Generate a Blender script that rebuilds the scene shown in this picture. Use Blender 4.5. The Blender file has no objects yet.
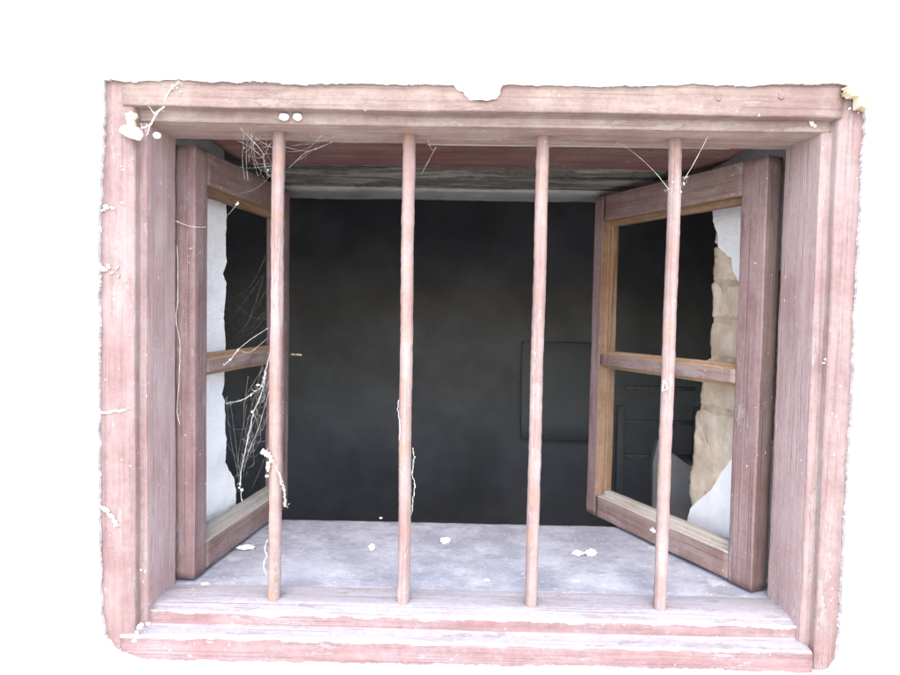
import bpy, bmesh, math, random
from mathutils import Vector, Matrix, noise
random.seed(7)
SC = bpy.context.scene
COL = SC.collection
V = Vector

# ------------------------------------------------------------------ camera
CAM = V((-0.01582, -0.60589, 0.29618))
RX, RY, RZ = -0.0427766, -0.0195443, 0.0096663
R = Matrix.Rotation(RZ, 3, 'Z') @ Matrix.Rotation(RX, 3, 'X') @ Matrix.Rotation(RY, 3, 'Y')
FPX = 650.0
cam = bpy.data.cameras.new('camera'); cam_o = bpy.data.objects.new('camera', cam); COL.objects.link(cam_o)
M = Matrix((R.col[0], R.col[2], -R.col[1])).transposed().to_4x4(); M.translation = CAM
cam_o.matrix_world = M
cam.sensor_width = 36; cam.sensor_fit = 'HORIZONTAL'; cam.lens = 36 * FPX / 900
cam.clip_start = 0.01; cam.clip_end = 1000
SC.camera = cam_o

def ray(x, y): return R @ V(((x - 450) / FPX, 1, -(y - 337.5) / FPX))
def aty(x, y, Y): d = ray(x, y); return CAM + d * ((Y - CAM.y) / d.y)      # measured point on the plane y = Y
def atz(x, y, Z): d = ray(x, y); return CAM + d * ((Z - CAM.z) / d.z)
def atr(x, y, X, k=.3):
    """point on the reveal (plane x = X drawn in towards the room), given in unsheared coordinates"""
    d = ray(x, y); sg = 1 if X > 0 else -1
    t = (X + sg * k * .2 - sg * k * CAM.y - CAM.x) / (d.x + sg * k * d.y)
    p = CAM + d * t; return V((X, p.y, p.z))
def atx(x, y, X): d = ray(x, y); return CAM + d * ((X - CAM.x) / d.x)

# ------------------------------------------------------------------ objects
def tag(o, label=None, cat=None, group=None, kind=None):
    kind = kind or 'thing'
    for k, v in (('label', label), ('category', cat), ('group', group), ('kind', kind)):
        if v: o[k] = v
    return o
def empty(name, loc=(0, 0, 0), rz=0):
    o = bpy.data.objects.new(name, None); COL.objects.link(o)
    o.location = loc; o.rotation_euler = (0, 0, rz); o.empty_display_size = .02
    return o
def obj(name, bm, mats, parent=None, smooth=True, loc=None):
    me = bpy.data.meshes.new(name)
    bmesh.ops.recalc_face_normals(bm, faces=bm.faces[:])
    if smooth:
        for f in bm.faces: f.smooth = True
    bm.to_mesh(me); bm.free()
    for m in (mats if isinstance(mats, (list, tuple)) else [mats]): me.materials.append(m)
    o = bpy.data.objects.new(name, me); COL.objects.link(o)
    if parent: o.parent = parent
    if loc is not None: o.location = loc
    return o

# ------------------------------------------------------------------ shapes
def fbm(p, s, seed=0): return noise.noise(V(p) * s + V((seed * 13.1, seed * 7.7, seed * 3.3)))
def round_poly(pts, r, seg=3, step=.006):
    """closed 2D polygon -> corners rounded by r, long edges subdivided"""
    n = len(pts); out = []
    rs = r if isinstance(r, (list, tuple)) else [r] * n
    corners = []
    for i in range(n):
        p = V(pts[i]).to_2d(); a = V(pts[i - 1]).to_2d(); b = V(pts[(i + 1) % n]).to_2d()
        da = (a - p); db = (b - p); rr = min(rs[i], da.length * .45, db.length * .45)
        pa = p + da.normalized() * rr; pb = p + db.normalized() * rr
        corners.append([(1 - t) ** 2 * pa + 2 * t * (1 - t) * p + t * t * pb for t in [k / seg for k in range(seg + 1)]])
    for i in range(n):
        out += corners[i]
        a = corners[i][-1]; b = corners[(i + 1) % n][0]
        k = max(1, int((b - a).length / step))
        out += [a.lerp(b, j / k) for j in range(1, k)]
    return out
def beam(bm, prof, axis, a, b, amp=.0006, wav=60, step=.008, seed=0, bow=.001, matf=None, place=None):
    """profile swept along axis 'x' (profile = y,z) or 'z' (profile = x,y), hand-planed unevenness"""
    n = max(2, int(abs(b - a) / step)); rings = []
    for i in range(n + 1):
        t = a + (b - a) * i / n; ring = []
        o1 = bow * noise.noise(V((t * 5, seed * 3.7, 1.3))); o2 = bow * noise.noise(V((t * 5, seed * 3.7, 8.3)))
        for (u, v) in prof:
            p = V((t, u + o1, v + o2)) if axis == 'x' else V((u + o1, v + o2, t))
            q = V((p.x * (.25 if axis == 'x' else 1), p.y, p.z * (.25 if axis == 'z' else 1)))
            d = V((fbm(q, wav, seed), fbm(q, wav, seed + 1), fbm(q, wav, seed + 2))) * amp
            d += V((fbm(p, 260, seed), fbm(p, 260, seed + 1), fbm(p, 260, seed + 2))) * amp * .45
            p = p + d
            if place: p = place(p)
            ring.append(bm.verts.new(p))
        rings.append(ring)
    m = len(prof); fs = []
    for i in range(n):
        for j in range(m):
            f = bm.faces.new((rings[i][j], rings[i][(j + 1) % m], rings[i + 1][(j + 1) % m], rings[i + 1][j]))
            if matf:
                uv = (V(prof[j]) + V(prof[(j + 1) % m])) / 2; f.material_index = matf(uv, a + (b - a) * (i + .5) / n)
    bm.faces.new(rings[0]); bm.faces.new(rings[-1])
    return bm
def box(bm, x0, x1, y0, y1, z0, z1):
    vs = [bm.verts.new((x, y, z)) for x in (x0, x1) for y in (y0, y1) for z in (z0, z1)]
    for q in ((0, 1, 3, 2), (4, 6, 7, 5), (0, 4, 5, 1), (2, 3, 7, 6), (0, 2, 6, 4), (1, 5, 7, 3)): bm.faces.new([vs[i] for i in q])
    return bm
def lump(bm, c, size, seed, rough=.35, sub=3, freq=1.6, rot=0):
    r = bmesh.ops.create_icosphere(bm, subdivisions=sub, radius=1)
    rm = Matrix.Rotation(rot, 3, 'Y')
    for v in r['verts']:
        p = v.co.copy()
        k = 1 + rough * noise.noise(p * freq + V((seed * 5.1, 0, 2))) + rough * .5 * noise.noise(p * freq * 3 + V((seed, 9, 2)))
        v.co = V(c) + rm @ V((p.x * size[0], p.y * size[1], p.z * size[2])) * k
    return bm
def smooth_path(pts, n=6):
    pts = [V(p) for p in pts]; out = []
    P = [pts[0] * 2 - pts[1]] + pts + [pts[-1] * 2 - pts[-2]]
    for i in range(1, len(P) - 2):
        for k in range(n):
            t = k / n; p0, p1, p2, p3 = P[i - 1:i + 3]
            out.append(.5 * ((2 * p1) + (p2 - p0) * t + (2 * p0 - 5 * p1 + 4 * p2 - p3) * t * t + (3 * p1 - p0 - 3 * p2 + p3) * t ** 3))
    return out + [pts[-1]]
def tube(bm, pts, r, sides=5, jit=0, n=6, rf=None, raw=False):
    path = [V(p) for p in pts] if raw else smooth_path(pts, n)
    path = [p + V((random.gauss(0, jit), random.gauss(0, jit), random.gauss(0, jit))) if 0 < i < len(path) - 1 else p for i, p in enumerate(path)]
    rings = []
    for i, p in enumerate(path):
        d = (path[min(i + 1, len(path) - 1)] - path[max(i - 1, 0)])
        d = d.normalized() if d.length > 1e-9 else V((0, 0, 1))
        a = d.cross(V((0, 1, .01)));  a = (a if a.length > 1e-4 else d.cross(V((1, 0, 0)))).normalized(); b = d.cross(a)
        rr = r * (rf(i / (len(path) - 1)) if rf else 1)
        rings.append([bm.verts.new(p + (a * math.cos(k * 2 * math.pi / sides) + b * math.sin(k * 2 * math.pi / sides)) * rr) for k in range(sides)])
    for i in range(len(rings) - 1):
        for j in range(sides): bm.faces.new((rings[i][j], rings[i][(j + 1) % sides], rings[i + 1][(j + 1) % sides], rings[i + 1][j]))
    bm.faces.new(rings[0]); bm.faces.new(rings[-1])
    return bm

# ------------------------------------------------------------------ materials
class NT:
    def __init__(s, name):
        s.m = bpy.data.materials.new(name); s.m.use_nodes = True
        s.t = s.m.node_tree; s.b = s.t.nodes['Principled BSDF']; s.b.inputs['Specular IOR Level'].default_value = .25
        s.co = s.t.nodes.new('ShaderNodeTexCoord').outputs['Object']
    def new(s, ty, **kw):
        n = s.t.nodes.new(ty)
        for k, v in kw.items(): setattr(n, k, v)
        return n
    def lk(s, a, b):
        if hasattr(a, 'links'): s.t.links.new(a, b)
        elif isinstance(a, (tuple, list)): b.default_value = (*a, 1) if len(b.default_value) == 4 and len(a) == 3 else a
        else: b.default_value = a
    def scale(s, v):
        n = s.new('ShaderNodeMapping'); s.lk(s.co, n.inputs[0]); n.inputs['Scale'].default_value = v; return n.outputs[0]
    def noise(s, co, sc=1, det=4, rough=.55, dist=0):
        n = s.new('ShaderNodeTexNoise'); s.lk(co, n.inputs['Vector']); n.inputs['Scale'].default_value = sc
        n.inputs['Detail'].default_value = det; n.inputs['Roughness'].default_value = rough; n.inputs['Distortion'].default_value = dist
        return n.outputs['Fac']
    def vor(s, co, sc, out='Distance', feat='F1'):
        n = s.new('ShaderNodeTexVoronoi', feature=feat); s.lk(co, n.inputs['Vector']); n.inputs['Scale'].default_value = sc
        return n.outputs[out]
    def rng(s, f, a, b, c=0, d=1):
        n = s.new('ShaderNodeMapRange', interpolation_type='SMOOTHSTEP'); s.lk(f, n.inputs[0])
        for i, v in zip((1, 2, 3, 4), (a, b, c, d)): s.lk(v, n.inputs[i])
        return n.outputs[0]
    def math(s, op, a, b=0, c=0):
        n = s.new('ShaderNodeMath', operation=op); s.lk(a, n.inputs[0]); s.lk(b, n.inputs[1])
        if op == 'MULTIPLY_ADD': s.lk(c, n.inputs[2])
        return n.outputs[0]
    def mix(s, f, a, b):
        n = s.new('ShaderNodeMix', data_type='RGBA'); s.lk(f, n.inputs[0]); s.lk(a, n.inputs[6]); s.lk(b, n.inputs[7]); return n.outputs[2]
    def xyz(s, v):
        n = s.new('ShaderNodeSeparateXYZ'); s.lk(v, n.inputs[0]); return n.outputs
    def bump(s, h, strength=.3, dist=.001):
        n = s.new('ShaderNodeBump'); s.lk(h, n.inputs['Height']); n.inputs['Strength'].default_value = strength; n.inputs['Distance'].default_value = dist
        s.lk(n.outputs[0], s.b.inputs['Normal'])
    def done(s, col, rough=.8):
        s.lk(col, s.b.inputs['Base Color']); s.lk(rough, s.b.inputs['Roughness']); return s.m

def paint(name, base, dark, dust, axis='z', dustamt=.5, speck=1.0, updust=.5, chips=None, rust=0, upcol=None):
    t = NT(name)
    g = t.scale({'x': (6, 90, 90), 'z': (90, 90, 6), 'y': (90, 6, 90)}[axis])
    grain = t.noise(g, 1, 7, .68, .5); patch = t.noise(t.co, 13, 7, .68); fine = t.noise(t.co, 150, 6, .75)
    lines = t.noise(t.scale({'x': (5, 420, 420), 'z': (420, 420, 5), 'y': (420, 5, 420)}[axis]), 1, 3, .5, .3)
    grain = t.math('MULTIPLY_ADD', t.math('SUBTRACT', fine, .5), .35, grain)
    col = t.mix(t.rng(grain, .34, .7), dark, base)
    d1 = t.math('MULTIPLY', t.rng(patch, .32, .68), dustamt)
    d2 = t.math('MULTIPLY', d1, t.rng(t.math('ADD', grain, t.math('MULTIPLY', fine, .6)), .45, 1.0, .35, 1))
    if updust:
        nz = t.xyz(t.new('ShaderNodeNewGeometry').outputs['Normal'])[2]
        up = t.math('MULTIPLY', t.rng(nz, .2, .9), updust)
        upm = t.math('MULTIPLY', up, t.rng(fine, .25, .6, .55, 1))
    col = t.mix(d2, col, dust)
    if updust: col = t.mix(upm, col, upcol or dust)
    if rust:
        col = t.mix(t.math('MULTIPLY', t.rng(t.noise(t.co, 70, 4, .6), .52, .68), rust), col, (.33, .17, .09))
    pc = t.scale({'x': (14, 55, 55), 'z': (55, 55, 14), 'y': (55, 14, 55)}[axis])
    peel = t.math('MULTIPLY', t.rng(t.noise(pc, 1, 7, .7, .3), .585, .615), t.rng(patch, .3, .5, .35, .85))
    col = t.mix(peel, col, t.mix(grain, tuple(c * .62 for c in dust), tuple(min(.6, c * 1.12) for c in dust)))
    # scratches and pale specks (lime splashes, cobweb rests)
    ad = t.new('ShaderNodeVectorMath', operation='MULTIPLY_ADD'); nz_ = t.new('ShaderNodeTexNoise'); t.lk(t.co, nz_.inputs['Vector']); nz_.inputs['Scale'].default_value = 420
    t.lk(nz_.outputs['Color'], ad.inputs[0]); ad.inputs[1].default_value = (.006, .006, .006); t.lk(t.co, ad.inputs[2])
    v = t.math('ADD', t.vor(ad.outputs[0], 150), t.rng(t.noise(t.co, 60, 2), .35, .65, .12, -.02)); sp = t.math('MULTIPLY', t.rng(v, .16, .07), t.rng(t.noise(t.co, 24, 2), .46, .62))
    v2 = t.vor(t.scale({'x': (1, 2.4, 2.4), 'z': (2.4, 2.4, 1), 'y': (2.4, 1, 2.4)}[axis]), 60)
    sp2 = t.math('MULTIPLY', t.rng(v2, .13, .06), t.rng(t.noise(t.co, 33, 2), .55, .68))
    sp = t.math('MULTIPLY', t.math('MAXIMUM', sp, sp2), speck)
    col = t.mix(sp, col, (.75, .7, .66))
    dk = t.math('MULTIPLY', t.rng(t.noise(g, 2.3, 6, .7), .6, .72), .5)
    col = t.mix(dk, col, dark)
    col = t.mix(t.math('MULTIPLY', t.rng(lines, .58, .76), .28), col, tuple(c * .6 for c in dark))
    col = t.mix(t.math('MULTIPLY', t.rng(lines, .40, .28), .35), col, dust)
    if chips:
        X = t.xyz(t.co); best = None
        for (ey, ez, amt, ph) in chips:
            d = t.math('SQRT', t.math('ADD', t.math('POWER', t.math('SUBTRACT', X[1], ey), 2), t.math('POWER', t.math('SUBTRACT', X[2], ez), 2)))
            mp = t.new('ShaderNodeMapping'); t.lk(t.co, mp.inputs[0]); mp.inputs['Scale'].default_value = (34, 120, 120); mp.inputs['Location'].default_value = (ph, ph, 0)
            w = t.rng(t.noise(mp.outputs[0], 1, 6, .7), .36, .72, 0, amt)
            mk = t.rng(t.math('SUBTRACT', w, d), -.0002, .0005)
            best = mk if best is None else t.math('MAXIMUM', best, mk)
        col = t.mix(best, col, (.82, .79, .77))
    t.bump(t.math('ADD', t.math('MULTIPLY', grain, .8), t.math('ADD', t.math('MULTIPLY', fine, .6), t.math('SUBTRACT', sp, t.math('ADD', t.math('MULTIPLY', t.rng(lines, .55, .72), .6), t.math('MULTIPLY', peel, .5))))), .7, .0014)
    return t.done(col, t.rng(patch, .3, .7, .6, .9))

def stone(name, c1, c2, c3, sc=30, bumpd=.002, rough=.92):
    t = NT(name)
    a = t.noise(t.co, sc, 6, .65); b = t.noise(t.co, sc * .3, 4, .6); f = t.noise(t.co, sc * 7, 4, .7)
    col = t.mix(t.rng(a, .3, .7), c1, c2); col = t.mix(t.rng(b, .45, .7), col, c3)
    t.bump(t.math('ADD', a, t.math('MULTIPLY', f, .5)), .6, bumpd)
    return t.done(col, rough)

M_plaster = stone('white_limewash', (.8, .8, .79), (.83, .83, .82), (.78, .78, .77), 40, .0015)
M_plaster_in = stone('inner_white_plaster', (.82, .82, .82), (.86, .86, .86), (.72, .71, .69), 60, .005)
M_grey_plaster = stone('grey_broken_plaster', (.36, .345, .33), (.62, .6, .58), (.46, .44, .42), 90, .002)  # grey tone for the broken plaster lip and the cracks
M_sand = stone('sandstone', (.52, .42, .32), (.70, .60, .48), (.46, .355, .255), 38, .005)
M_mortar = stone('dark_mortar', (.1, .09, .08), (.18, .165, .15), (.07, .065, .06), 60, .003)
M_lump = stone('yellow_mortar', (.6, .52, .36), (.7, .63, .47), (.54, .46, .32), 200, .001)
M_white = stone('white_flakes', (.78, .77, .74), (.82, .81, .8), (.7, .69, .67), 200, .001)
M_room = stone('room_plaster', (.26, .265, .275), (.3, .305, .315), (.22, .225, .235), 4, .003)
M_ground = stone('ground_gravel', (.53, .48, .42), (.61, .56, .49), (.47, .42, .37), 3, .01)
M_paint_v = paint('faded_red_paint_upright', (.245, .156, .149), (.18, .108, .103), (.295, .242, .226), 'z', .85, 1.3)
M_paint_head = paint('faded_red_paint_head', (.205, .137, .121), (.15, .091, .08), (.28, .227, .19), 'x', 1)
M_paint_low = paint('faded_red_paint_bottom', (.25, .143, .138), (.18, .1, .097), (.31, .26, .262), 'x', .6, 1.2, .95, upcol=(.30, .29, .312),
                    chips=((0, -.0215, .0034, 0), (.018, -.0055, .0040, 5), (.028, -.003, .0010, 11), (0, -.046, .004, 17)))
M_in_v = paint('paler_inner_paint_upright', (.37, .258, .247), (.30, .196, .188), (.42, .345, .325), 'z', .7, 1.3)  # paler copy of the jamb paint for the inner faces
M_in_x = paint('paler_inner_paint_head', (.34, .235, .21), (.26, .165, .145), (.42, .345, .295), 'x', .9)  # paler copy of the head paint for its underside
M_sash_z = paint('sash_red_paint_upright', (.212, .130, .127), (.148, .084, .082), (.285, .235, .225), 'z', .6)
M_sash_y = paint('sash_red_paint_rail', (.215, .132, .122), (.145, .084, .076), (.30, .245, .225), 'x', .65)
M_bar = paint('iron_bar_paint', (.285, .195, .178), (.215, .137, .12), (.33, .278, .262), 'z', .85, .6, 0, None, .45)
def flaking_mat():
    t = NT('flaking_lintel_wood')
    n = t.noise(t.scale((7, 40, 40)), 1, 8, .72, .4); f = t.noise(t.co, 120, 5, .7); n2 = t.noise(t.scale((3, 30, 30)), 1, 6, .7)
    col = t.mix(t.rng(f, .3, .7), (.075, .07, .058), (.15, .14, .115))
    col = t.mix(t.rng(n, .51, .56), col, t.mix(f, (.19, .18, .155), (.28, .265, .235)))
    col = t.mix(t.rng(n2, .42, .36), col, (.04, .038, .034))
    t.bump(t.math('ADD', n, t.math('MULTIPLY', f, .3)), .9, .003)
    return t.done(col, .9)
M_lintel_grey = flaking_mat()
M_edge = paint('worn_hinge_edge', (.14, .088, .08), (.09, .058, .052), (.19, .15, .135), 'z', .6)
M_nail = paint('painted_nail', (.22, .14, .12), (.16, .1, .085), (.27, .21, .17), 'x', .6)
M_raw = paint('bare_orange_wood', (.235, .125, .062), (.14, .07, .035), (.29, .225, .16), 'x', .6, .2)
M_raw_z = paint('bare_orange_wood_upright', (.235, .125, .062), (.14, .07, .035), (.29, .225, .16), 'z', .6, .2)
M_raw_lit = paint('bare_orange_wood_lit', (.34, .20, .11), (.22, .12, .06), (.38, .30, .22), 'x', .6, .2)  # lighter copy of the bare wood, colours the crossbar as lit
M_raw_dusty = paint('dusty_bare_wood', (.34, .30, .25), (.25, .21, .17), (.40, .375, .345), 'x', .8, .4, .6)
M_lintel_red = paint('lintel_red_paint', (.15, .068, .061), (.10, .046, .042), (.2, .13, .115), 'x', .5, .6, 0)

def ledge_mat():
    t = NT('dusty_blue_grey_ledge')
    a = t.noise(t.co, 14, 6, .65); s = t.noise(t.scale((1, 2, 1)), 17, 8, .78, .3); f = t.noise(t.co, 190, 6, .78)
    col = t.mix(t.rng(a, .36, .64), (.26, .268, .315), (.385, .393, .45))
    col = t.mix(t.math('MULTIPLY', t.rng(s, .5, .66), .6), col, (.18, .178, .19))
    col = t.mix(t.math('MULTIPLY', t.rng(t.noise(t.co, 30, 5, .7), .55, .75), .6), col, (.6, .6, .62))
    col = t.mix(t.math('MULTIPLY', t.rng(f, .52, .72), .45), col, (.2, .19, .19)); col = t.mix(t.math('MULTIPLY', t.rng(f, .46, .3), .5), col, (.62, .61, .62))
    sp = t.math('MULTIPLY', t.rng(t.vor(t.co, 120), .15, .07), t.rng(t.noise(t.co, 20, 2), .5, .62))
    col = t.mix(sp, col, (.7, .7, .7))
    t.bump(t.math('ADD', a, t.math('MULTIPLY', f, .8)), .8, .002)
    return t.done(col, .85)
M_ledge = ledge_mat()
def web_mat():
    t = NT('cobweb_silk'); t.b.inputs['Alpha'].default_value = .8
    return t.done((.72, .70, .66), .9)
M_web = web_mat()
def thin_web_mat():
    t = NT('thin_cobweb_silk'); t.b.inputs['Alpha'].default_value = .13
    return t.done((.62, .6, .57), .9)
M_web_thin = thin_web_mat()
def glass_mat():
    t = NT('dusty_window_glass')
    dirt = t.math('MULTIPLY_ADD', t.rng(t.noise(t.co, 22, 5, .65), .4, .75), .05, .015)
    tr = t.new('ShaderNodeBsdfTransparent'); tr.inputs[0].default_value = (.93, .95, .94, 1)
    gl = t.new('ShaderNodeBsdfGlossy'); gl.inputs['Roughness'].default_value = .03
    fr = t.new('ShaderNodeFresnel'); fr.inputs[0].default_value = 1.5
    m1 = t.new('ShaderNodeMixShader'); m2 = t.new('ShaderNodeMixShader'); df = t.new('ShaderNodeBsdfDiffuse'); df.inputs[0].default_value = (.5, .48, .45, 1)
    t.lk(t.math('MULTIPLY', fr.outputs[0], .6), m1.inputs[0]); t.lk(tr.outputs[0], m1.inputs[1]); t.lk(gl.outputs[0], m1.inputs[2])
    t.lk(dirt, m2.inputs[0]); t.lk(m1.outputs[0], m2.inputs[1]); t.lk(df.outputs[0], m2.inputs[2])
    t.lk(m2.outputs[0], t.t.nodes['Material Output'].inputs['Surface'])
    return t.m
M_glass = glass_mat()
M_brass = stone('dull_brass', (.4, .32, .18), (.5, .42, .28), (.3, .23, .12), 200, .0005, .6)
M_grey_wood = paint('grey_board_wood', (.13, .13, .128), (.09, .09, .088), (.17, .17, .165), 'z', .5, .2, 0)

# ================================================================== THE HOUSE WALL
wall = tag(empty('house_wall'), 'whitewashed plaster house wall around the barred window, ragged edge against the red frame', 'wall')
EDGE = [(104, 80), (110, 79), (125, 81), (150, 80), (180, 79), (200, 81), (260, 81), (300, 84), (340, 83), (400, 84), (450, 84), (485, 85), (515, 84), (560, 85), (600, 86),
        (650, 85), (700, 84), (760, 85), (800, 83), (840, 84), (850, 86), (861, 93), (866, 104), (866, 115), (864, 150), (862, 200), (860, 240), (857, 300), (855, 350), (853, 400),
        (851, 450), (848, 500), (845, 560), (843, 600), (840, 640), (837, 660), (831, 671), (820, 675), (760, 673), (700, 671), (600, 668), (500, 667), (400, 665), (320, 664),
        (250, 663), (200, 662), (160, 661), (140, 660), (125, 655), (112, 649), (104, 638), (100, 615), (99, 560), (98, 500), (98, 450), (98, 400), (98, 350), (98, 300),
        (98, 240), (99, 200), (101, 160), (102, 130), (103, 105)]
def plaster_front():
    bm = bmesh.new(); YF, YB = -.003, .006
    pts = [aty(x, y, YF) for x, y in EDGE]; pts.append(pts[0]); loop = []
    for a, b in zip(pts, pts[1:]):
        n = max(1, int((b - a).length / .0016)); d = (b - a).normalized(); nn = V((-d.z, 0, d.x))
        for k in range(n):
            p = a.lerp(b, k / n)
            amp = (.0012 * noise.noise(p * 60) + .001 * noise.noise(p * 170) + .0008 * noise.noise(p * 420) * (1 + 1.5 * noise.noise(p * 33)))
            if p.z < -.02: amp *= 1.1
            loop.append(p + nn * (amp - .0002))
    outer = [V((-1.6, YF, -1.25)), V((-1.6, YF, 1.9)), V((1.6, YF, 1.9)), V((1.6, YF, -1.25))]
    lv = [bm.verts.new(p) for p in loop]; ov = [bm.verts.new(p) for p in outer]
    es = [bm.edges.new((lv[i], lv[(i + 1) % len(lv)])) for i in range(len(lv))] + [bm.edges.new((ov[i], ov[(i + 1) % 4])) for i in range(4)]
    bmesh.ops.triangle_fill(bm, use_beauty=True, edges=es)
    # broken plaster lip going back to the frame, slightly undercut so that it stays ragged
    bv = []
    for p in loop:
        o = V((p.x * 1.001, YB, .23 + (p.z - .23) * 1.001)); bv.append(bm.verts.new(o + V((noise.noise(p * 300), 0, noise.noise(p * 310 + V((3, 3, 3))))) * .0006))
    for i in range(len(lv)):
        f = bm.faces.new((lv[i], lv[(i + 1) % len(lv)], bv[(i + 1) % len(lv)], bv[i])); f.material_index = 1
    return bm
o = obj('plaster', plaster_front(), [M_plaster, M_grey_plaster], wall, smooth=False)
# masonry body round the opening
bm = bmesh.new(); XI = .352
box(bm, -1.6, -XI, .0075, .30, -1.25, 1.9); box(bm, XI, 1.6, .0075, .30, -1.25, 1.9)
box(bm, -XI, XI, .0077, .2995, .60, 1.9); box(bm, -XI, XI, .0077, .2995, -1.25, -.052)
obj('masonry', bm, M_mortar, wall, smooth=False)
# white lump over the head of the frame, shaped for a soft glow
bm = bmesh.new(); lump(bm, aty(481, 86, -.001), (.0195, .006, .0125), 3, .3, 4, 2.2); lump(bm, aty(466, 84, -.001), (.012, .005, .006), 5, .3, 3)
obj('glow_blob', bm, M_plaster, wall)
# cracks in the plaster
for pts in ([(812, 76.5), (815, 77.5), (818, 76), (821, 76.3)], [(869, 79), (873, 80), (876, 84), (880, 79), (886, 77)], [(897, 77), (905, 76)],
            [(98, 652), (102, 650), (106, 655)], [(112, 656), (118, 652), (121, 649)], [(113, 671), (119, 668), (122, 664)], [(91, 675), (94, 672)]):
    bm = bmesh.new(); tube(bm, [aty(x, y, -.0062) for x, y in pts], .0005, 4, .0002, 5, rf=lambda t: .4 + random.random())
    obj('crack', bm, M_grey_plaster, wall)

# --- right reveal: sandstone blocks, broken plaster above and below
XR = .318
def reveal_stone(px, seed, XR=XR, sgn=1, mat=M_sand, name='stone_block', thick=.05, rough=.0025):
    """block whose visible face follows the outline px, set in the plane x = XR"""
    pts = [atr(x, y, XR) for x, y in px]
    yz = round_poly([(p.y, p.z) for p in pts], .005, 3, .004)
    c = V((sum(p[0] for p in yz) / len(yz), sum(p[1] for p in yz) / len(yz)))
    bm = bmesh.new(); rings = []
    for k, (s, dx) in enumerate(((.0, 0), (.25, -.0006), (.5, .0), (.72, .0), (.88, .0004), (.97, .002), (1, .005), (1.0, thick))):
        ring = []
        for (y, z) in yz:
            q = V((c.x + (y - c.x) * s, c.y + (z - c.y) * s)) if s else c
            h = rough * 1.3 * (noise.noise(V((q.x * 45, q.y * 45, seed))) + .5 * noise.noise(V((q.x * 130, q.y * 130, seed))))
            e = .0026 * noise.noise(V((y * 160, z * 160, seed + 4))) if s > .9 else 0
            ring.append(V((XR + sgn * (dx + h), q.x + e, q.y + e)))
        rings.append(ring)
    cv = bm.verts.new(rings[0][0]); prev = None
    for ring in rings[1:]:
        vs = [bm.verts.new(p) for p in ring]; n = len(vs)
        for i in range(n):
            if prev is None: bm.faces.new((cv, vs[i], vs[(i + 1) % n]))
            else: bm.faces.new((prev[i], vs[i], vs[(i + 1) % n], prev[(i + 1) % n]))
        prev = vs
    bm.faces.new(prev)
    return obj(name, bm, mat, wall)
reveal_stone([(711, 246), (760, 250), (760, 281), (710.5, 281)], 1)
reveal_stone([(710.5, 283), (760, 286), (760, 322), (711, 318)], 2)
reveal_stone([(709.5, 321), (762, 325), (762, 362), (708, 356)], 3)
reveal_stone([(701, 360), (760, 366), (760, 416), (698, 404)], 4)
reveal_stone([(694, 411), (700, 409), (762, 422), (760, 480), (740, 545), (700, 545), (687, 500), (687, 478), (690, 466)], 5)
reveal_stone([(718, 160), (770, 150), (770, 250), (713, 244), (716, 215)], 6)
reveal_stone([(694, 520), (770, 528), (770, 640), (690, 600)], 7)
def plaster_plate(px, X, sgn, seed, thick, jag=.0016, name='reveal_plaster', mat=None):
    pts = [atr(x, y, X) for x, y in px]; pts.append(pts[0]); loop = []
    for a, b in zip(pts, pts[1:]):
        n = max(1, int((b - a).length / .003)); d = (b - a).normalized(); nn = V((0, -d.z, d.y))
        for k in range(n):
            p = a.lerp(b, k / n); loop.append(p + nn * (jag * noise.noise(p * 110 + V((seed, 0, 0))) + jag * .6 * noise.noise(p * 330)))
    bm = bmesh.new(); vs = [bm.verts.new(p) for p in loop]
    es = [bm.edges.new((vs[i], vs[(i + 1) % len(vs)])) for i in range(len(vs))]
    bmesh.ops.triangle_fill(bm, use_beauty=True, edges=es)
    top = bm.faces[:]
    bmesh.ops.subdivide_edges(bm, edges=[e for e in bm.edges if e.calc_length() > .02], cuts=3, use_grid_fill=True)
    bmesh.ops.triangulate(bm, faces=bm.faces[:])
    r = bmesh.ops.extrude_face_region(bm, geom=bm.faces[:])
    for v in [g for g in r['geom'] if isinstance(g, bmesh.types.BMVert)]: v.co.x += sgn * thick
    return obj(name, bm, mat or M_plaster_in, wall, smooth=False)
XP = XR - .006
plaster_plate([(712, 150), (713, 222), (717, 232), (718.5, 246), (722, 250), (727, 256), (731, 258), (733, 272), (738, 281), (746, 274), (775, 270), (790, 90), (735, 80)], XP, 1, 3, .008)
plaster_plate([(685, 540), (687, 522), (690, 508), (700, 500), (712, 488), (722, 472), (731, 460), (740, 448), (770, 440), (775, 640), (690, 620)], XP, 1, 9, .008)
plaster_plate([(717, 160), (719, 240), (714, 262), (714, 282), (716, 300), (713, 320), (714, 340), (711, 357), (704, 362), (703, 402), (699, 412), (697, 470), (694, 520), (697, 600), (775, 640), (775, 150)], XR + .0015, 1, 13, .01, .003, 'joint_mortar',
              stone('sandy_mortar', (.42, .33, .24), (.56, .46, .35), (.3, .23, .17), 70, .005))
# --- left reveal: white plaster with a broken inner edge
XL = -.315
plaster_plate([(150, 80), (222, 80), (225, 198), (227, 215), (225.5, 240), (227, 262), (223, 274), (226, 282), (224, 318), (225.5, 345), (225, 372), (223, 390), (222, 394), (225, 402), (225, 425),
               (226.5, 440), (225.5, 462), (229, 470), (234, 478), (236.5, 493), (236, 503), (240, 520), (236, 640), (160, 660)], XL, -1, 5, .03)
# the reveals draw in slightly towards the room
for ob in wall.children:
    if ob.name.split('.')[0] in ('stone_block', 'reveal_plaster', 'joint_mortar'):
        for v in ob.data.vertices:
            sg = 1 if v.co.x > 0 else -1
            v.co.x -= sg * (v.co.y - .2) * .3
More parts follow.
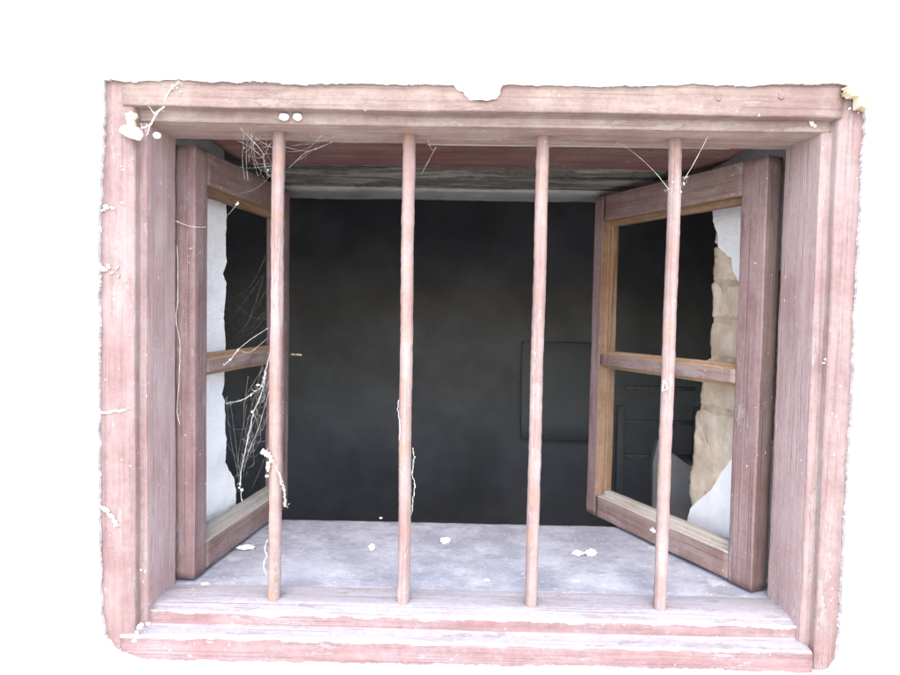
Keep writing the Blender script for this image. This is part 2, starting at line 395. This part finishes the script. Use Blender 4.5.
# --- timber lintel over the opening
bm = bmesh.new(); beam(bm, round_poly([(.0745, .471), (.2, .4705), (.2, .59), (.0745, .59)], .003, 3, .01), 'x', -.283, .286, .0012, 40, seed=21)
obj('lintel_beam', bm, M_lintel_red, wall)
bm = bmesh.new(); beam(bm, round_poly([(.202, .4735), (.35, .4715), (.35, .59), (.202, .59)], .004, 3, .008), 'x', -.283, .286, .0025, 35, seed=25)
obj('lintel_board', bm, M_lintel_grey, wall)
bm = bmesh.new(); beam(bm, round_poly([(.352, .469), (.428, .467), (.428, .59), (.352, .59)], .006, 3, .008), 'x', -.6, .6, .002, 35, seed=28)
obj('lintel_board', bm, stone('lintel_grey_plaster', (.26, .255, .235), (.34, .33, .31), (.19, .185, .17), 40, .002), wall)

# ================================================================== LEDGE
bm = bmesh.new()
bmesh.ops.create_grid(bm, x_segments=90, y_segments=36, size=1)
for v in bm.verts:
    x = v.co.x * .3515; y = .0715 + (v.co.y + 1) / 2 * .2265
    back = .0015 * noise.noise(V((x * 60, 0, 2))) + .001 * noise.noise(V((x * 200, 0, 2))) if v.co.y > .99 else 0
    v.co = V((x, y + back, -.0025 + .0012 * noise.noise(V((x * 14, y * 14, 3))) + .0006 * noise.noise(V((x * 60, y * 60, 3))) + (-.0015 if v.co.y > .99 else 0)))
r = bmesh.ops.extrude_face_region(bm, geom=bm.faces[:])
for v in [g for g in r['geom'] if isinstance(g, bmesh.types.BMVert)]: v.co.z = -.0515
ledge = tag(obj('window_ledge', bm, M_ledge), 'deep dusty blue-grey ledge behind the iron bars, littered with white crumbs', 'ledge')

# ================================================================== THE WINDOW
win = tag(empty('barred_window'), 'faded red wooden window with four iron bars and both inward casements standing open', 'window')
# head
hp = [(0.0, .520), (0.0, .4785), (.0105, .4775), (.0108, .4672), (.0735, .4672), (.0735, .520)]
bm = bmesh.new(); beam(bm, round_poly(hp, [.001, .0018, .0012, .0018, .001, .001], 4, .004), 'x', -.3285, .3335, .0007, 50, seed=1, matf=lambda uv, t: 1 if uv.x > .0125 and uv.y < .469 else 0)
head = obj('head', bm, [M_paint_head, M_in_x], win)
for (x, y) in ((718.5, 98), (782, 96)):
    bm = bmesh.new(); p = aty(x, y, -.0002); lump(bm, p, (.0032, .0005, .0032), x, .25, 3, 2); obj('nail_head', bm, M_nail, head)
bm = bmesh.new(); beam(bm, round_poly([(.0737, .4662), (.0752, .4662), (.0752, .4695), (.0737, .4695)], .0004, 2, .004), 'x', -.05, .262, .0003, 40, seed=3)  # pale strip added as the highlight along the head's back edge
obj('edge_highlight', bm, M_raw_dusty, win)
# jambs
jl = [(-.366, .002), (-.327, .002), (-.3185, .0036), (-.3175, .0125), (-.3115, .0128), (-.3105, .0735), (-.366, .0735)]
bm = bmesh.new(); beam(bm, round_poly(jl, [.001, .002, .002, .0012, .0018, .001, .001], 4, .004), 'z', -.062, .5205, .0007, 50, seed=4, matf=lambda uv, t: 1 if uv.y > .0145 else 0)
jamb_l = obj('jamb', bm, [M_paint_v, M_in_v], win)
jr = [(.370, .002), (.339, .002), (.3315, .0042), (.3305, .0122), (.321, .0125), (.3185, .0737), (.370, .0737)]
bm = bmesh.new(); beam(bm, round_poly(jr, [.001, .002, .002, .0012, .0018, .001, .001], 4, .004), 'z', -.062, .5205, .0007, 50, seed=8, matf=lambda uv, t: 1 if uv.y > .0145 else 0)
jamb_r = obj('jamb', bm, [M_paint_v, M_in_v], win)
# bottom rail
bp = [(-.0004, -.06), (-.0004, -.0215), (.0175, -.0185), (.018, -.0058), (.036, -.0008), (.071, -.0005), (.071, -.06)]
bm = bmesh.new(); beam(bm, round_poly(bp, [.001, .0025, .0015, .002, .004, .0015, .001], 4, .004), 'x', -.3320, .3275, .0009, 50, seed=12)
low = obj('bottom_rail', bm, M_paint_low, win)
# bars
BAR = [((278.8, 133), (274, 598)), ((409.4, 134.7), (403, 602)), ((543, 137), (531, 605)), ((676, 139.5), (659.5, 607))]
for i, (a, b) in enumerate(BAR):
    xa = aty(*a, .04).x; xb = aty(*b, .04).x; bm = bmesh.new(); rings = []; N = 150; S = 14
    for k in range(N + 1):
        t = k / N; z = -.006 + .479 * t; x = xb + (xa - xb) * t + .0016 * noise.noise(V((z * 7, i * 5, 0))); y = .04 + .0012 * noise.noise(V((z * 7, i * 5, 9)))
        rad = .0063 + .0003 * noise.noise(V((z * 60, i, 4))) + .00022 * noise.noise(V((z * 190, i, 7)))
        rings.append([bm.verts.new((x + (rad + .00045 * noise.noise(V((math.cos(s) * 1.5, math.sin(s) * 1.5 + i * 9, z * 170)))) * math.cos(s),
                                    y + rad * math.sin(s), z)) for s in [2 * math.pi * q / S for q in range(S)]])
    for k in range(N):
        for q in range(S): bm.faces.new((rings[k][q], rings[k][(q + 1) % S], rings[k + 1][(q + 1) % S], rings[k + 1][q]))
    bm.faces.new(rings[0]); bm.faces.new(rings[-1])
    obj('bar', bm, M_bar, win)

def flake(bm, p, sx, sz, th, seed, n=15):
    rnd = random.Random(seed); ph = rnd.random() * 6
    rim = []
    for k in range(n):
        a = 2 * math.pi * k / n; r = 1 + .55 * math.sin(a * 2 + ph) * rnd.random() + rnd.uniform(-.3, .3)
        rim.append(V((math.cos(a) * sx * r, 0, math.sin(a) * sz * r)))
    c = bm.verts.new(V(p) + V((0, -th, 0)))
    fr = [bm.verts.new(V(p) + q * .8 + V((0, -th * rnd.uniform(.4, 1), 0))) for q in rim]; bk = [bm.verts.new(V(p) + q + V((0, th, 0))) for q in rim]
    for k in range(n):
        j = (k + 1) % n; bm.faces.new((c, fr[k], fr[j])); bm.faces.new((fr[k], bk[k], bk[j], fr[j]))
    bm.faces.new(bk)
# lime splashes on the frame (thin raised blots)
def splash(px, parent, Y, seed, sz=(.004, .0008, .002), mat=M_white):
    bm = bmesh.new()
    for k, (x, y, s) in enumerate(px): flake(bm, aty(x, y, Y), sz[0] * s, sz[2] * s, .0005, seed + k)
    return obj('lime_splash', bm, mat, parent)
splash([(102, 413, 1.2), (110, 412, 1), (117, 411, 1.1), (124, 410, .7), (128, 408, .4)], jamb_l, .001, 1, (.004, .0008, .0013))
splash([(103, 509, .8), (107, 511, .8), (111, 516, .8), (114, 521, .8), (116, 525, .6)], jamb_l, .001, 9, (.0032, .0008, .0034))
splash([(101, 268, 1), (105, 270, .8), (108, 266, .8), (117, 268, .5), (112, 273, .5), (100, 277, .6), (118, 276, .4)], jamb_l, .001, 17, (.003, .0008, .003), M_lump)
splash([(106, 207, 1), (103, 210, .8), (112, 208, .7), (122, 203, .5), (98, 213, .5)], jamb_l, .001, 27, (.0032, .0008, .002))
splash([(827, 360, .8), (829, 357, .5), (824, 363, .4)], jamb_r, .006, 37, (.003, .0008, .002))
splash([(800, 600, .7), (800, 606, .7)], jamb_r, .02, 44, (.0014, .0012, .004))
splash([(850, 108.5, .5)], jamb_r, .0012, 49, (.0028, .001, .0028))
splash([(812, 123.5, 1), (815, 126, .6)], head, .0105, 53, (.003, .0012, .0026), M_lump)
splash([(140, 627, 1), (137, 635, 1), (134, 641, .6), (148, 624, .7)], low, 0, 57, (.0028, .0008, .0032))
splash([(210, 642, .8), (190, 656, .6), (170, 650, .4), (199, 661, .8)], low, -.0004, 63, (.004, .0007, .0016))

# casements: u runs from the hinge corner to the free edge, w through the thickness away from the outer face
def casement(C, Fp, z0, z1, sgn, seed, glass, SW, rawz):
    C = V((*C, 0)); Fp = V((*Fp, 0)); u = (Fp - C).normalized(); L = (Fp - C).length; w = V((u.y, -u.x, 0)) * sgn
    root = bpy.data.objects.new('casement', None); COL.objects.link(root); root.parent = win
    # local axes: x = along u, y = along w (mirrored for the left one through the mesh), z up
    root.location = (C.x, C.y, 0); root.rotation_euler = (0, 0, math.atan2(u.y, u.x)); root.empty_display_size = .02
    ws = 1 if (Matrix.Rotation(math.atan2(u.y, u.x), 3, 'Z') @ V((0, 1, 0))).dot(w) > 0 else -1
    TH, RB, LIP = .023, .011, .007
    fl = lambda prof: [(a, ws * b) for a, b in prof]
    def part(name, prof, axis, a, b, mats, rawf, sd):
        bm = bmesh.new()
        beam(bm, prof, axis, a, b, .0006, 60, .008, seed + sd, .0008, matf=rawf); return obj(name, bm, mats, root)
    TR, BR = .037, .031
    # hinge stile and meeting stile (profile = x,y)
    pr = fl(round_poly([(0, 0), (SW, 0), (SW, RB), (SW + LIP, RB), (SW + LIP, TH), (0, TH)], .002, 3, .004))
    part('stile', pr, 'z', z0, z1, [M_sash_z, rawz, M_edge], lambda uv, t: 1 if uv.x > SW - .001 and z0 + BR < t < z1 - TR else (2 if uv.x < .0004 and glass == 'edge' else 0), 1)
    FW = .030
    pr = fl(round_poly([(L - FW - LIP, RB), (L - FW, RB), (L - FW, 0), (L - .009, 0), (L - .009, .007), (L, .007), (L, TH), (L - FW - LIP, TH)], .0016, 3, .004))
    fs = part('stile', pr, 'z', z0 + .001, z1 - .001, [M_sash_z, rawz], lambda uv, t: 1 if uv.x < L - FW + .001 and z0 + BR < t < z1 - TR else 0, 2)
    # rails (profile = y,z)
    x0, x1 = SW - .0004, L - FW + .0004
    gl = lambda p: [(ws * a, b) for a, b in p]
    pr = gl(round_poly([(.0004, z1 - .0005), (.0004, z1 - TR), (RB, z1 - TR), (RB, z1 - TR - LIP), (TH - .0005, z1 - TR - LIP), (TH - .0005, z1 - .0005)], .0016, 3, .004))
    part('rail', pr, 'x', x0, x1, [M_sash_y, M_raw], lambda uv, t: 1 if uv.y < z1 - TR + .0005 else 0, 3)
    pr = gl(round_poly([(.0004, z0 + .0005), (.0004, z0 + BR), (RB, z0 + BR), (RB, z0 + BR + LIP), (TH - .0005, z0 + BR + LIP), (TH - .0005, z0 + .0005)], .0016, 3, .004))
    part('rail', pr, 'x', x0, x1, [M_sash_y, M_raw_dusty], lambda uv, t: 1 if uv.y > z0 + BR - .0005 else 0, 4)
    zm = .2285; mh = .0075
    pr = gl(round_poly([(.001, zm - mh), (.001, zm + mh), (RB, zm + mh), (RB, zm + mh + .005), (TH - .001, zm + mh + .005), (TH - .001, zm - mh - .005), (RB, zm - mh - .005), (RB, zm - mh)], .0014, 3, .003))
    part('muntin', pr, 'x', SW + .0005, L - FW - .0005, [M_sash_y, M_raw_lit], lambda uv, t: 1 if abs(uv.y - zm) > mh - .0004 else 0, 5)
    if glass is True:
        bm = bmesh.new(); ya, yb = sorted((ws * (RB - .0025), ws * (RB - .0005)))
        box(bm, SW + .0006, L - FW - .0006, ya, yb, z0 + BR + .0006, zm - mh - .0006)
        obj('glass_pane', bm, M_glass, root, smooth=False)
    return root, fs, L, ws
sash_r, fs_r, L_r, ws_r = casement((.3045, .080), (.1775, .354), .0015, .463, 1, 30, 'edge', .0325, M_raw_z)
sash_l, fs_l, L_l, ws_l = casement((-.2925, .078), (-.257, .342), .0015, .463, -1, 60, False, .026, M_sash_z)
# little turned peg of the left casement's latch
bm = bmesh.new(); tube(bm, [(L_l - .006, -ws_l * .002, .2265), (L_l - .006, -ws_l * .010, .2267), (L_l - .006, -ws_l * .018, .2262)], .0015, 8, 0, 4)
obj('latch_peg', bm, M_brass, sash_l)

# ================================================================== LOOSE BITS ON THE LEDGE
def crumb(px, r, seed, label):
    p = atz(*px, -.0015); bm = bmesh.new()
    r0 = r if isinstance(r, tuple) else (r, r * .8, r * .7)
    lump(bm, (0, 0, r0[2] * .75), r0, seed, .55, 3, 1.8)
    tag(obj('plaster_crumb', bm, M_white, smooth=False, loc=p), label, 'crumb', 'white plaster crumbs on the ledge')
crumb((372, 549.5), (.0032, .003, .0036), 2, 'small white plaster crumb just left of the second bar on the ledge')
crumb((445, 542.5), (.0065, .004, .0036), 3, 'pale oblong plaster crumb right of the second bar, farthest back on the ledge')
crumb((577.5, 555), (.0062, .004, .0032), 4, 'jagged white plaster crumb, left one of the pair beside the right casement')
crumb((591, 555), (.0066, .0045, .0038), 5, 'rounded white plaster crumb, right one of the pair beside the right casement')
crumb((246, 548), (.010, .006, .0016), 6, 'flat white flake under the left casement, left of the first bar')
crumb((205, 585), (.004, .003, .0012), 7, 'tiny pale flake in front of the left casement corner')
crumb((487, 581), (.003, .003, .001), 8, 'tiny white flake between second and third bar near the frame')
crumb((663, 597), (.004, .003, .001), 12, 'tiny white flake touching the foot of the fourth bar')
crumb((381, 518.5), (.002, .002, .001), 10, 'tiny white grain on the far edge of the ledge near the second bar')

# ================================================================== LUMPS STUCK TO THE FRAME
bm = bmesh.new()
for k, (x, y, a, b) in enumerate(((853, 88, .007, .004), (858, 93, .007, .006), (862, 100, .0055, .008), (865, 106, .003, .004), (849, 92, .004, .002))):
    flake(bm, aty(x, y, -.006), a * 1.05, b * 1.05, .0045, 70 + k, 19)
tag(obj('mortar_lump', bm, M_lump, smooth=False), 'crumbly yellow mortar lump on the upper right corner of the frame', 'mortar lump')
bm = bmesh.new()
for k, (x, y, a, b, r) in enumerate(((131, 132, .0098, .0062, .35), (138, 135, .005, .005, 0), (126, 130, .005, .004, 0))): lump(bm, aty(x, y, -.003), (a * 1.05, .0035, b * 1.05), 80 + k, .3, 2, 1.3, r)
tag(obj('mortar_lump', bm, M_lump, smooth=False), 'pale yellow mortar lump caught in the cobweb at the upper left corner', 'mortar lump')
bm = bmesh.new()
for k, (x, y, a, b) in enumerate(((131, 117, .0058, .0045), (131, 122, .004, .005), (133, 125, .003, .004))): lump(bm, aty(x, y, .004), (a, .004, b), 90 + k, .35, 3, 2)
tag(obj('cocoon', bm, stone('tan_cocoon', (.45, .38, .28), (.52, .45, .34), (.4, .33, .25), 200, .0006), None), 'tan fuzzy cocoon just above the yellow mortar lump in the left corner', 'cocoon')
for (x, y, a, b, lab) in ((284, 117, .0046, .0034, 'white egg sac on the top rail above the first bar, left one of two'),
                          (297.5, 117, .0042, .0034, 'white egg sac on the top rail above the first bar, right one of two'),
                          (157, 135.5, .0036, .003, 'white egg sac in the upper left corner beside the yellow mortar lump')):
    bm = bmesh.new(); lump(bm, aty(x, y, .008), (a, .0036, b), x, .15, 3, 2)
    tag(obj('egg_sac', bm, M_white), lab, 'egg sac', 'white egg sacs on the frame')

# ================================================================== COBWEBS
def W(pts, Y):
    """pixel path to points; each entry may carry its own depth"""
    return [aty(p[0], p[1], p[2] if len(p) > 2 else Y) for p in pts]
def web(name, label, strands, extra=None, mat=None, group=None):
    bm = bmesh.new()
    for (pts, r, j) in strands: tube(bm, pts, r * .72, 4, j * .6, 6, rf=lambda t: .6 + .8 * random.random())
    if extra: extra(bm)
    return tag(obj(name, bm, mat or M_web), label, 'cobweb', group)
def fuzz(bm, pts, n, spread, r):
    r *= .62; n = int(n * .8)
    for k in range(n):
        p = random.choice(pts); a = p + V([random.gauss(0, spread) for _ in range(3)]); b = p + V([random.gauss(0, spread) for _ in range(3)])
        tube(bm, [a, a.lerp(b, .3) + V((random.gauss(0, spread * .25), 0, -spread * .3)), a.lerp(b, .7) + V((random.gauss(0, spread * .25), 0, -spread * .3)), b], r, 3, 0, 3)
def tufts(bm, pts, s):
    for k, p in enumerate(pts): lump(bm, p, (s * random.uniform(.4, 1.1), s * .4, s * random.uniform(.4, 1.1)), k + 3, .9, 2, 2.5)

s1 = W([(179, 82, -.004), (172, 88, -.002), (166, 97, 0), (164, 106, .002), (156, 114, .004), (152, 123, .004), (146, 127, .003), (141, 128, 0)], 0)
s1b = W([(146, 103, 0), (151, 109, .003), (155, 115, .004)], 0)
def ex(bm):
    fuzz(bm, smooth_path(s1, 8), 46, .0016, .00018); tufts(bm, [s1[1], s1[2], s1[3], s1[4]], .0017); tufts(bm, W([(173, 85), (177, 88), (181, 92)], -.001), .0014)
    fuzz(bm, W([(146, 100), (140, 100), (150, 99), (148, 103)], -.0005), 16, .002, .0001)
web('cobweb', 'thick twisted cobweb strand across the upper left corner of the frame', [(s1, .0009, .0003), (s1b, .0005, .0002), (W([(150, 124, .003), (148, 132, .002), (146, 136, .002)], 0), .0006, .0002)], ex)
s2 = W([(137, 204, .012), (144, 207, .03), (155, 211, .05), (166, 216, .065), (178, 222, .077), (186, 225, .078), (195, 227, .079), (206, 227, .09)], 0)
web('cobweb', 'long cobweb thread sagging from the left jamb to the open left casement', [(s2, .0004, .0001)], lambda bm: (tufts(bm, [s2[0], s2[1], s2[4], s2[6]], .0011), fuzz(bm, s2, 10, .0012, .00015)))
st = []
A = [(240, 128, .02), (250, 138, .03), (262, 152, .04), (264, 165, .06), (268, 176, .07)]
st.append((W(A, 0), .00035, .0003))
st.append((W([(236, 140, .05), (250, 147, .05), (263, 158, .05)], 0), .00025, .0002))
st.append((W([(246, 132, .03), (258, 140, .035), (273, 148, .036)], 0), .00025, .0002))
st.append((W([(232, 166, .09), (250, 168, .07), (272, 166, .045)], 0), .0002, .0002))
st.append((W([(269, 176, .08), (264, 160, .07), (268, 148, .05), (271, 143, .04)], 0), .0004, .0003))
st.append((W([(285, 147, .04), (302, 151, .05), (310, 151, .055)], 0), .0002, .0001))
st.append((W([(289, 168, .07), (296, 161, .06), (305, 153, .055), (318, 148, .05), (333, 142, .06)], 0), .0004, .0002))
st.append((W([(305, 152, .055), (314, 143, .03), (322, 135, .02)], 0), .00018, .0001))
st.append((W([(231, 195, .14), (250, 191, .1), (262, 184, .08), (273, 172, .05)], 0), .0002, .0001))
st = [(p_, r_ * .6, j_) for p_, r_, j_ in st]
for k in range(10):
    a = (random.uniform(232, 268), random.uniform(124, 140), .03); b = (random.uniform(244, 273), random.uniform(142, 184), random.uniform(.045, .08))
    st.append((W([a, ((a[0] + b[0]) / 2 - 2, (a[1] + b[1]) / 2 + random.uniform(1, 6), .05), b], 0), .00011, .0001))
for k in range(4):
    a = (random.uniform(284, 300), random.uniform(145, 172), .05); b = (random.uniform(312, 336), random.uniform(130, 145), random.uniform(.03, .06))
    st.append((W([a, ((a[0] + b[0]) / 2, (a[1] + b[1]) / 2 + random.uniform(0, 4), .05), b], 0), .00009, .0001))
web('cobweb', 'tangled dusty cobweb around the top of the first bar', st, lambda bm: (fuzz(bm, W([(262, 150, .04), (256, 142, .03), (266, 168, .06), (270, 178, .07), (264, 160, .05)], 0), 34, .0055, .00008),
    tufts(bm, W([(244, 148, .05), (254, 143, .04), (264, 154, .05), (268, 170, .06), (316, 149, .05), (331, 142, .06)], 0), .0009)))
s4 = W([(735, 86, -.001), (722, 110, .01), (706, 140, .03), (694, 163, .04), (684, 180, .038)], 0)
web('cobweb', 'straight cobweb threads meeting on the fourth bar below the top rail',
    [(s4, .00035, .0001), (W([(636, 154, .08), (650, 167, .06), (660, 178, .05), (669, 190, .036)], 0), .0003, .0001), (W([(617, 142, .03), (630, 150, .06), (645, 162, .06)], 0), .00018, .0001)],
    lambda bm: (fuzz(bm, W([(684, 178), (683, 184), (669, 190)], .036), 18, .0022, .00018), tufts(bm, W([(684, 184, .034), (681, 192, .033), (673, 182, .0325)], .03), .0012), tufts(bm, s4[:1], .001)))
web('cobweb', 'single cobweb thread hanging under the top rail beside the second bar', [(W([(436, 147, .05), (430, 158, .07), (421, 175, .09)], 0), .00025, .0001), (W([(428, 140, .03), (432, 150, .05), (436, 147, .05)], 0), .00015, .0001)])
web('cobweb', 'short cobweb thread with a dead fly in the upper left pane', [(W([(238, 203, .1), (233, 209, .11), (228, 215, .13)], 0), .0004, .0002)], lambda bm: tufts(bm, W([(238, 203, .1), (236.5, 204.5, .1)], 0), .0016))
# hanging web in the lower left pane
DP = .10
main = W([(266, 372, .06), (262, 392, .08), (254, 412, .1), (249, 432, .12), (245, 452, .13), (241, 470, .14), (240, 487, .145)], DP)
second = W([(270, 352, .045), (266, 368, .06), (262, 385, .08), (254, 392, .1), (245, 399, .12), (234, 402, .14), (226, 403, .15)], DP)
third = W([(270, 388, .05), (264, 410, .09), (257, 432, .11), (250, 448, .12), (243, 472, .14)], DP)
def ex4(bm):
    fuzz(bm, smooth_path(main, 8), 70, .0032, .00012); fuzz(bm, smooth_path(second, 8), 34, .0022, .00014); fuzz(bm, smooth_path(third, 6), 50, .005, .00008)
    tufts(bm, W([(240, 484, .145), (239, 488, .145), (242, 490, .145), (252, 412, .1), (258, 385, .08), (264, 378, .06), (262, 386, .08), (251, 395, .1)], DP), .0016)
    tufts(bm, W([(241, 494, .14), (242, 500, .14)], DP), .0009)
    for k in range(16):
        a = random.choice(main); b = random.choice(third + second); a = a + V([random.gauss(0, .006) for _ in range(3)]); b = b + V([random.gauss(0, .008) for _ in range(3)])
        tube(bm, [a, (a + b) / 2 + V((random.gauss(0, .003), 0, -.007)), b], .00006, 3, 0, 6)
web('cobweb', 'dense ragged cobweb with clotted white strands hanging in the lower left pane', [(main, .0007, .0006), (second, .0006, .0006), (third, .0003, .0004), (W([(242, 488, .14), (241, 495, .13), (242, 502, .13)], 0), .0004, .0002)], ex4)
s5 = W([(224, 365, .12), (230, 360, .1), (238, 350, .08), (250, 340, .07), (268, 328, .045)], 0)
web('cobweb', 'white cobweb strand slanting across the crossbar of the left casement', [(s5, .0003, .0002), (s5[:3], .0008, .0003), (W([(238, 350, .08), (250, 352, .08), (268, 338, .05)], 0), .0002, .0001)], lambda bm: tufts(bm, s5[:3], .0013))
st = []
for k in range(7):
    a = (random.uniform(226, 240), random.uniform(270, 340), .17); b = (random.uniform(255, 271), random.uniform(240, 330), .06)
    m_ = ((a[0] + b[0]) / 2 + random.uniform(-4, 4), (a[1] + b[1]) / 2 + random.uniform(4, 14), .11); st.append((W([a, m_, b], 0), .00012, .0001))
web('cobweb', 'very thin veil of cobweb in the upper left pane', st, None, M_web_thin)
web('cobweb', 'white cobweb thread running down the hinge stile of the left casement',
    [(W([(177, 245, .074), (178, 290, .073), (176, 320, .073), (180, 345, .073), (179, 380, .073), (177, 410, .073), (180, 425, .073)], 0), .0004, .0003)], lambda bm: fuzz(bm, W([(179, 350), (178, 300), (178, 410)], .073), 12, .003, .00015))

# scrap of dry leaf and fluff clinging to the bars
bm = bmesh.new(); D = W([(264, 452), (268, 455), (271, 460), (268, 466)], .031)
for k, p in enumerate(D): flake(bm, p, .0026, .0032, .0006, k + 3)
P = W([(270, 456), (274, 464), (279, 473), (281, 482), (284, 490), (285, 500), (285, 505)], .032)
tube(bm, P, .0006, 5, .0005, 6, rf=lambda t: .5 + random.random()); tufts(bm, [P[3], P[4], P[6]] + W([(268, 470), (267, 476)], .032), .0018); fuzz(bm, P + D, 24, .002, .0002)
tag(obj('leaf_scrap', bm, stone('dry_leaf', (.6, .52, .38), (.72, .66, .55), (.5, .4, .27), 200, .0008), smooth=False), 'pale dry leaf scrap and fluff clinging low on the first bar', 'leaf scrap')
bm = bmesh.new(); P = W([(413, 448), (414, 460), (412, 472), (415, 485), (413, 498), (412, 512)], .036)
tube(bm, P, .0003, 4, .0006, 6, rf=lambda t: .4 + random.random() * 1.4); fuzz(bm, P, 14, .0012, .00018); tube(bm, W([(399, 400), (398, 412), (400, 425), (399, 440)], .036), .0003, 4, .0005, 6)
tag(obj('fluff', bm, M_web), 'ragged white fluff along the lower half of the second bar', 'fluff')
bm = bmesh.new(); P = W([(268, 540), (265, 548), (267, 556), (264, 563), (266, 575)], .035); tube(bm, P, .0004, 4, .0004, 5, rf=lambda t: .4 + random.random() * 1.4); tufts(bm, [P[1], P[3]], .0014)
tag(obj('fluff', bm, stone('yellow_fluff', (.6, .52, .3), (.7, .62, .42), (.55, .45, .25), 200, .0005)), 'yellowish fluff at the foot of the first bar', 'fluff')
bm = bmesh.new(); P = W([(664, 380), (662.5, 391), (668, 388.5), (664.5, 380.5), (663.5, 384)], .032); tube(bm, P, .0007, 5, 0, 1, raw=True)
tag(obj('wire_loop', bm, M_white), 'small bent triangle of white wire halfway down the fourth bar', 'wire')
bm = bmesh.new(); tufts(bm, W([(653, 529), (654, 532), (652, 530), (653.5, 530.5)], .033), .0015); fuzz(bm, W([(653, 530)], .033), 9, .0016, .0002)
tag(obj('fluff', bm, M_web), 'little white tuft low on the fourth bar', 'fluff')

# ================================================================== DARK ROOM BEHIND
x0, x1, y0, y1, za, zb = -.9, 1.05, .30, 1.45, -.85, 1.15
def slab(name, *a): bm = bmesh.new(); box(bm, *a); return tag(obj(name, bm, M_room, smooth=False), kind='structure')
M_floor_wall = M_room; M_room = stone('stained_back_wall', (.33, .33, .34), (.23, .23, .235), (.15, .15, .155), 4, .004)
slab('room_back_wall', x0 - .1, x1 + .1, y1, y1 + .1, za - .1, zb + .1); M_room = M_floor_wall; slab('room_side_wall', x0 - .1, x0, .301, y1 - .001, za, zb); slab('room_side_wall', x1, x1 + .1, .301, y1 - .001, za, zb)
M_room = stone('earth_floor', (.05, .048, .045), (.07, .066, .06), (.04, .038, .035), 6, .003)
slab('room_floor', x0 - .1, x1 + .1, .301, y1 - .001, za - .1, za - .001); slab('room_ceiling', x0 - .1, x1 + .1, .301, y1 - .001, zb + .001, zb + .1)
# pale board standing against the back wall, seen between third bar and right casement
a = aty(523, 342, 1.38); b = aty(592, 520, 1.38); bm = bmesh.new()
beam(bm, round_poly([(a.x, 1.38), (b.x + .02, 1.38), (b.x + .02, 1.40), (a.x, 1.40)], .003, 2, .05), 'z', aty(560, 440, 1.38).z, a.z, .002, 10, .05, 3)
tag(obj('pale_board', bm, stone('board_grey', (.235, .24, .245), (.265, .27, .275), (.21, .215, .22), 6, .0005)), 'dim grey board on the back wall of the dark room, right of the third bar', 'board')
# rack with rungs seen through the lower right pane
rk = tag(empty('wooden_rack', aty(624, 520, .8)), 'dim wooden rack with rungs in the dark room, seen through the right casement', 'rack')
o0 = V(rk.location)
bm = bmesh.new(); p0 = aty(621, 380, .8) - o0; beam(bm, round_poly([(p0.x - .006, -.01), (p0.x + .010, -.01), (p0.x + .010, .01), (p0.x - .006, .01)], .002, 2, .02), 'z', za - o0.z + .001, .25, .001, 20, .03, 5); obj('post', bm, M_grey_wood, rk)
bm = bmesh.new(); beam(bm, round_poly([(p0.x + .16, -.01), (p0.x + .176, -.01), (p0.x + .176, .01), (p0.x + .16, .01)], .002, 2, .02), 'z', za - o0.z + .001, .25, .001, 20, .03, 6); obj('post', bm, M_grey_wood, rk)
for y in (388, 421.5, 456):
    zz = aty(640, y, .8).z - o0.z; bm = bmesh.new(); beam(bm, round_poly([(-.006, zz - .004), (.006, zz - .004), (.006, zz + .004), (-.006, zz + .004)], .002, 2, .01), 'x', p0.x + .0105, p0.x + .1595, .001, 20, .03, 7); obj('rung', bm, M_grey_wood, rk)
# broken slab leaning behind the reveal
bm = bmesh.new(); outl = [(651, 600), (653, 462), (658, 440), (668, 450), (690, 466), (740, 470), (740, 600)]
f0 = [aty(x, y, .43) for x, y in outl]
fr = [bm.verts.new(p) for p in f0]; bk = [bm.verts.new(p + V((.004, .025, 0))) for p in f0]; bm.faces.new(fr); bm.faces.new(bk[::-1])
for i in range(len(fr)): bm.faces.new((fr[i], fr[(i + 1) % len(fr)], bk[(i + 1) % len(fr)], bk[i]))
tag(obj('broken_slab', bm, stone('grey_slab', (.2, .195, .19), (.26, .25, .245), (.16, .16, .155), 20, .002), smooth=False), 'grey broken slab with a pointed top behind the right casement', 'slab')

# ground outside
bm = bmesh.new(); vs = [bm.verts.new(p) for p in ((-300, -300, -1.25), (300, -300, -1.25), (300, .25, -1.25), (-300, .25, -1.25))]; bm.faces.new(vs)
tag(obj('ground', bm, M_ground, smooth=False), kind='structure')

# ================================================================== LIGHT
EL, AZ = math.radians(50), math.radians(184)        # bright hazy sky in front of the wall
w = bpy.data.worlds.new('World'); SC.world = w; w.use_nodes = True
nt = w.node_tree; sky = nt.nodes.new('ShaderNodeTexSky'); sky.sky_type = 'NISHITA'; sky.sun_disc = False
sky.sun_elevation = EL; sky.sun_rotation = AZ; sky.air_density = 1.0; sky.dust_density = 2.0
nt.links.new(sky.outputs[0], nt.nodes['Background'].inputs[0]); nt.nodes['Background'].inputs[1].default_value = .15
sun = bpy.data.lights.new('sun', 'SUN'); sun.energy = 0.5; sun.angle = math.radians(140); sun.color = (1, .94, .885)
so = bpy.data.objects.new('sun', sun); COL.objects.link(so)
sd = V((math.sin(AZ) * math.cos(EL), math.cos(AZ) * math.cos(EL), math.sin(EL)))   # towards the sun
so.rotation_euler = sd.to_track_quat('Z', 'Y').to_euler()
vs_ = SC.view_settings; vs_.view_transform = 'Standard'; vs_.look = 'None'; vs_.exposure = 2.5; vs_.gamma = 1
SC.cycles.max_bounces = 10; SC.cycles.diffuse_bounces = 6; SC.cycles.transparent_max_bounces = 24
SC.cycles.use_denoising = True
